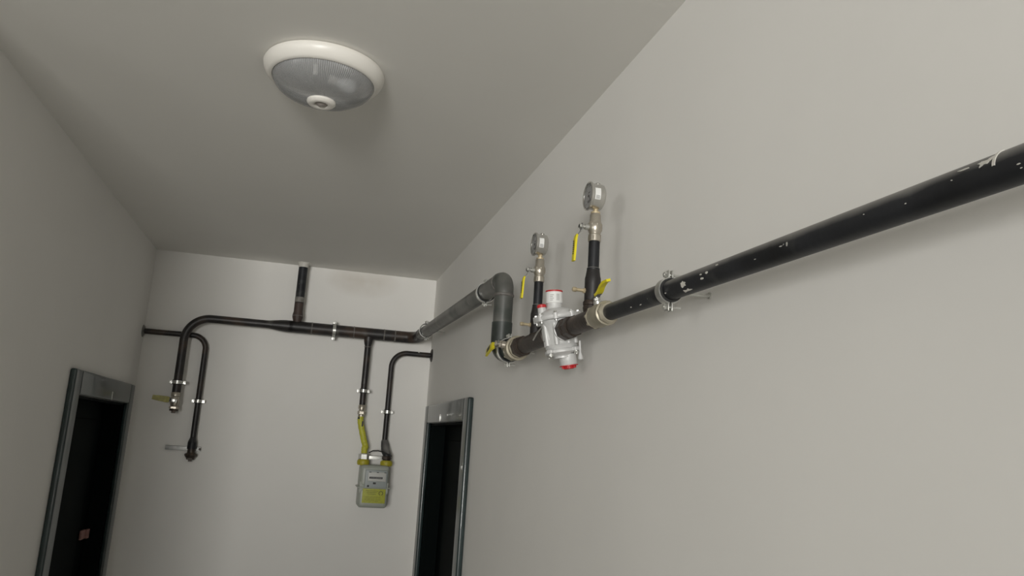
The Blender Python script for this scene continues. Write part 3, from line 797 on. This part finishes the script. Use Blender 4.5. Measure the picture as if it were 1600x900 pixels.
# clamps on header
pc = on_y(522, 517, YH); pipe_clamp('zinc clamp around thick header on back wall between riser and tee', (pc.x, YH, zh), (1, 0, 0), RH, (0, 0, 1), (0, 1, 0), D - YH)
yk = on_x(667, 507, XO).y; fr = (YH - yk) / (YH - yE2)
pipe_clamp('clamp on grey pipe beside room corner, just after header bend', (XO, yk, zh + (elb_top.z - zh) * 0.0), (0, 1, 0), RV + .0035, (0, 0, 1), (1, 0, 0), XR - XO)
yk = on_x(760, 445, XO).y
pipe_clamp('clamp on grey pipe just before its upper elbow', (XO, yk, zh + (elb_top.z - zh) * .9), (0, 1, 0), RV + .001, (0, 0, 1), (1, 0, 0), XR - XO)
pipe_clamp('clamp around the dark lower elbow left of brass valve', (XO * .4 + XT * .6, yE2 - .068 , ZN), (0, 1, 0), RV + .0035, (0, 0, 1), (1, 0, 0), XR - XT)
pc = on_y(274, 597, YH); pipe_clamp('small clamp above open left valve on back wall', (xd, YH, pc.z), (0, 0, 1), RS, (1, 0, 0), (0, 1, 0), D - YH)
pc = on_y(570, 611, YH); pipe_clamp('small clamp above the yellow hose of the meter', (xm, YH, pc.z), (0, 0, 1), .0175, (1, 0, 0), (0, 1, 0), D - YH)

# small valve at the end of the left drop
V = frame((xd, YH, zd), (0, 0, -1), (-1, 0, 0))
t = thing('ball_valve', 'small valve with pale yellow lever and plugged end, left on back wall', 'valve', (xd, YH, zd - .1))
g = G(); g.lathe(V, [(.0235, -.004), (.025, -.002), (.025, .016), (.021, .020), (.0235, .028), (.0255, .040), (.0255, .052), (.0225, .062), (.020, .070), (.0235, .074)], 28); g.hexa(V, .026, .072, .088, 6)
g.obj('valve_body', m_nickel, t)
g = G(); B = frame((xd, YH, zd - .042), (0, -1, 0), (-1, 0, .10)); g.cyl(B, .009, .02, .036, 16); g.hexa(B, .009, .036, .043); g.box(B, (0, 0, .033), (.030, .020, .008), .002)
g.obj('valve_stem', m_zinc, t)
g = G(); g.strip(B, [(-.012, .040), (.012, .040), (.022, .036), (.036, .034)], .016, .003); h = g.obj('lever_handle', m_zincdark, t)
g = G(); g.strip(B, [(.024, .036), (.040, .034), (.075, .034), (.112, .034)], [.028, .034, .030, .024], .006); g.obj('lever_sleeve', mat('pale_yellow_sleeve', (.36, .33, .10), .5, var=.2, scale=60), h)
g = G(); g.hexa(V, .024, .088, .098, 8); g.box(V, (0, 0, .103), (.020, .020, .012), .002); g.obj('end_plug', m_brown, t)

# thin looped pipe left: from left wall across and down
YS = D - .035; RT = .0155
pa = on_y(240, 519, YS); pb = on_y(312, 640, YS)
xs = on_y(319, 560, YS).x; zs = on_y(270, 521, YS).z; ze = on_y(304, 684, YS).z
rt = thing('gas_pipe', 'thin black hooked pipe from left wall, hanging down with brown union at its end', 'pipe', (xs, YS, ze - .09))
path = bend_path([(XL - .02, YS, zs), (xs, YS, zs), (xs, YS, ze)], [.075], 14)
g = G(); g.sweep(path, RT, 24); g.obj('pipe_run', m_backpipe, rt)
g = G(); g.lathe(frame((xs, YS, ze), (0, 0, -1)), [(RT, -.003), (RT + .001, .002), (.0235, .022), (.0245, .030), (.0245, .062)], 24); g.obj('reducer', m_black, rt)
V = frame((xs, YS, ze - .062), (0, 0, -1))
g = G(); g.lathe(V, [(.020, -.004), (.021, .02), (.028, .026), (.029, .040), (.024, .048)], 24); g.hexa(V, .033, .024, .040, 8); g.hexa(V, .022, .046, .058, 6); g.box(V, (0, 0, .062), (.018, .018, .012)); g.obj('union_nut', m_brown, rt)
g = G(); g.lathe(frame((XL, YS, zs), (1, 0, 0)), [(.034, 0.0), (.034, .003), (.026, .008), (RT + .001, .010)], 28); g.obj('wall_rosette', m_zincdark, rt)
for i, q in enumerate((.03, .05, .075, .12)): g = G(); splash(g, (XL, YS, zs), (1, 0, 0), RT, .1 * i, q, .004, .008, jag=.5); g.obj('paint_splash', m_splash, rt)
pc = on_y(312, 627, YS); pipe_clamp('small clamp on the thin hooked pipe left of back wall', (xs, YS, pc.z), (0, 0, 1), RT, (1, 0, 0), (0, 1, 0), D - YS)
# bare bracket on wall
pa = on_y(258, 699, D - .012); pb = on_y(314, 702, D - .012)
t = thing('meter_bracket', 'bare grey steel bracket bar behind lower end of thin hooked pipe', 'bracket', ((pa.x + pb.x) / 2, D, pa.z))
g = G(); zb = (pa.z + pb.z) / 2
g.box(I4, ((pa.x + pb.x) / 2, D - .013, zb), (pb.x - pa.x, .003, .022), .001); g.box(I4, ((pa.x + pb.x) / 2, D - .006, zb + .011), (pb.x - pa.x, .012, .003), .001)
g.box(I4, ((pa.x + pb.x) / 2, D - .006, zb - .010), (.05, .012, .003))
g.obj('bracket_bar', m_zincdark, t)
g = G(); g.hexa(frame((pb.x - .006, D - .014, zb), (0, -1, 0)), .007, 0, .005); g.cyl(frame((pb.x - .006, D - .014, zb), (0, -1, 0)), .003, 0, .009, 10); g.obj('bracket_bolt', m_brown, t)

# right thin pipe into the meter
YM = D - .055; RM = .0155
xr_ = on_y(609, 600, YM).x; zr_ = on_y(645, 553, YM).z; zq = on_y(604, 690, YM).z
rt = thing('gas_pipe', 'thin black pipe bending from the right corner down into the gas meter', 'pipe', (xr_, YM, zq - .05))
path = bend_path([(XR + .02, YM, zr_), (xr_, YM, zr_), (xr_, YM, zq)], [.09], 14)
g = G(); g.sweep(path, RM, 24); g.obj('pipe_run', m_backpipe, rt)
g = G(); g.lathe(frame((XR, YM, zr_), (-1, 0, 0)), [(.040, 0), (.040, .003), (.030, .008), (RM + .001, .010)], 28); g.obj('wall_rosette', m_backpipe, rt)
g = G(); g.ring(frame((on_y(654, 553, YM).x, YM, zr_), (1, 0, 0)), RM - .001, RM + .0012, -.005, .005, 20, -.5, 2.6); g.obj('paint_ring', m_splash, rt); g = G(); splash(g, (XR, YM, zr_), (-1, 0, 0), RM, 2.4, .035, .005, .022, jag=.4); g.obj('paint_splash', m_splash, rt)
pc = on_y(608, 644, YM); pipe_clamp('small clamp on thin pipe above right side of the gas meter', (xr_, YM, pc.z), (0, 0, 1), RM, (1, 0, 0), (0, 1, 0), D - YM)

# ================================================================ gas meter
YF = D - .185
mt = on_y(583, 727, YF); mb = on_y(578, 794, YF)
ml = on_y(561, 760, YF); mr = on_y(607, 760, YF)
mx = (ml.x + mr.x) / 2; mw = (mr.x - ml.x); mh = mt.z - mb.z
print('meter', mx, mw, mh, mt.z)
zc = (mt.z + mb.z) / 2; yc = (YF + D - .03) / 2; dp = D - .03 - YF
t = thing('gas_meter', 'pale grey-green gas meter with yellow label and couplings on back wall', 'meter', (mx, yc, mb.z))
g = G(); zseam = on_y(580, 762, YF).z
g.box(I4, (mx, yc, (mt.z + zseam) / 2), (mw, dp, mt.z - zseam), .022)
g.box(I4, (mx, yc, (mb.z + zseam) / 2), (mw, dp, zseam - mb.z), .022)
g.box(I4, (mx, yc, zseam), (mw - .004, dp - .004, .06))
g.obj('meter_case', m_meter, t)
g = G(); g.box(I4, (mx, yc, zseam), (mw + .020, dp + .016, .007), .003); g.obj('seam_flange', m_meter, t)
# index window
g = G(); wz = on_y(590, 745, YF).z; wx = on_y(589, 745, YF).x
g.box(I4, (wx - .004, YF - .004, wz - .012), (.125, .010, .098), .004); ix = g.obj('index_housing', mat('index_housing', (.30, .33, .32), .4), t)
g = G(); g.box(I4, (wx, YF - .0105, wz), (.100, .004, .050), .003); g.obj('index_plate', mat('index_plate', (.50, .50, .47), .4), ix)
g = G(); g.box(I4, (wx - .006, YF - .0128, wz - .006), (.074, .001, .011))
for i in range(3): g.box(I4, (wx - .04 + i * .042, YF - .0125, wz + .024), (.012, .001, .004))
g.box(I4, (wx - .012, YF - .0100, wz - .036), (.016, .002, .010)); g.cyl(frame((wx - .046, YF - .009, wz - .052), (0, -1, 0)), .006, 0, .002, 14)
g.obj('digit_window', m_ink, ix)
g = G()
for i in range(8): g.box(I4, (wx - .034 + i * .008, YF - .0136, wz - .006), (.0012, .0006, .007))
g.obj('digit_marks', m_label, ix)
# yellow label
lx0 = on_y(566, 773, YF).x; lx1 = on_y(602, 773, YF).x; lz = on_y(584, 775, YF).z
g = G(); g.box(I4, ((lx0 + lx1) / 2, YF - .0012, lz), (lx1 - lx0, .003, .078), .001); lb = g.obj('yellow_label', m_meterlab, t)
g = G(); B = frame((lx1 - .026, YF - .0028, lz + .016), (0, -1, 0), (1, 0, 0))
g.ring(B, .0085, .0125, 0, .0008, 28, -1.1, PI + 1.1)
for i in range(3): g.box(I4, ((lx0 + lx1) / 2 - .012, YF - .0030, lz + .028 - i * .009), (.072 - i * .012, .0006, .0018))
for i in range(4): g.box(I4, ((lx0 + lx1) / 2 - .006, YF - .0030, lz - .006 - i * .007), (.09 - (i % 2) * .02, .0006, .0010))
g.obj('label_print', mat('olive_print', (.10, .10, .02), .6), lb)
# couplings
cl = on_y(571, 722, yc).x; cr = on_y(603, 722, yc).x; zt_ = mt.z
ztop = zt_ + .028
for x_ in (mx - .066, mx + .066):
    g = G(); g.lathe(frame((x_, yc, zt_), (0, 0, 1)), [(.030, -.004), (.033, 0), (.033, .022), (.028, .028), (.016, .029)], 30)
    for k in range(16): g.box(frame((x_, yc, zt_ + .011), (0, 0, 1)) @ Matrix.Rotation(k * PI / 8, 4, 'Z'), (.033, 0, 0), (.003, .006, .018))
    g.obj('yellow_coupling', m_ycap, t)
# nut above left coupling, hanger bar
zc2 = zt_ + .028
t2 = thing('hose_connector', 'steel hose nut between the yellow hose and left meter coupling', 'connector', (mx - .066, yc, zc2))
g = G(); V = frame((mx - .066, yc, zc2), (0, 0, 1)); g.hexa(V, .030, 0, .030, 6, .06); g.lathe(V, [(.022, .028), (.020, .034)], 20); g.obj('hex_nut', m_zinc, t2)
t3 = thing('meter_bracket', 'zinc hanger bar between the two couplings of the gas meter', 'bracket', (mx, yc, zc2))
g = G(); g.box(I4, (mx, yc + .02, zc2 + .012), (.10, .004, .018), .001); g.box(I4, (mx, yc + .032, zc2 + .003), (.10, .026, .003)); g.box(I4, (mx, (yc + D) / 2 + .02, zc2 + .010), (.03, D - yc - .04, .004)); g.obj('bracket_bar', m_zinc, t3)
# union on the right pipe, leaning from pipe to the coupling
g = G(); A = Vector((xr_, YM, zq)); Bp = Vector((mx + .066, yc, zc2))
g.sweep([A + Vector((0, 0, .01)), A, A.lerp(Bp, .25), A.lerp(Bp, .5), Vector((Bp.x, Bp.y, Bp.z + .03)), Bp + Vector((0, 0, -.004))], [.0165, .020, .024, .025, .023, .021], 22)
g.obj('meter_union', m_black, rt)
g = G(); g.hexa(frame((Bp.x, Bp.y, Bp.z + .004), (0, 0, 1)), .027, 0, .022, 8); g.obj('union_nut', m_brown, rt)
# bonding cable
zz_ = zc2 + .045
o = G().sweep([Vector((mx - .040, yc - .02, zz_ - .006)), Vector((mx - .02, yc - .03, zz_ + .006)), Vector((mx + .01, yc - .032, zz_ + .008)), Vector((mx + .04, yc - .028, zz_ + .002)), Vector((mx + .09, yc - .028, zz_ - .018))], .0035, 12).obj('bonding_cable', m_rubber)
tag(o, 'short black cable looping across above the gas meter couplings', 'cable')

# nipple under meter drop and yellow hose
t = thing('hose_connector', 'nickel fitting joining black pipe to the top of yellow hose', 'connector', (xm, YH, zm - .07))
V = frame((xm, YH, zm), (0, 0, -1)); g = G(); g.lathe(V, [(.0185, -.004), (.021, 0), (.021, .018), (.017, .022), (.017, .030), (.020, .034)], 24); g.hexa(V, .023, .032, .052, 6); g.lathe(V, [(.018, .052), (.019, .064)], 20); g.obj('hex_nut', m_nickel, t)
top = Vector((xm, YH, zm - .058)); bot = Vector((mx - .066, yc, zc2 + .033))
pm = [on_y(568, 668, YH), on_y(570, 690, (YH + yc) / 2)]
ctrl = [top, top + Vector((0, -.004, -.035)), on_y(567.5, 683, YH - .008), on_y(571, 698, (YH + yc) / 2), bot + Vector((0, 0, .03)), bot]
def catmull(P, n=8):
    P = [P[0] * 2 - P[1]] + P + [P[-1] * 2 - P[-2]]; out = []
    for i in range(1, len(P) - 2):
        for k in range(n):
            u = k / n; a, b, c, d = P[i - 1], P[i], P[i + 1], P[i + 2]
            out.append(.5 * ((2 * b) + (c - a) * u + (2 * a - 5 * b + 4 * c - d) * u * u + (3 * b - a - 3 * c + d) * u ** 3))
    out.append(P[-2]); return out
t = thing('gas_hose', 'yellow flexible gas hose leading down to left coupling of meter', 'hose', bot)
cp = catmull(ctrl, 12); n = len(cp)
g = G(); g.sweep(cp, [.0175 + .0008 * math.sin(i * 1.6) for i in range(n)], 22); g.obj('hose_sleeve', m_yhose, t)
g = G(); q = cp[6] + Vector((-.012, -.0165, 0)); g.box(I4, q, (.012, .006, .012), .002); q = cp[14] + Vector((.008, -.018, 0)); g.box(I4, q, (.008, .003, .03)); g.obj('hose_print', m_ink, t)
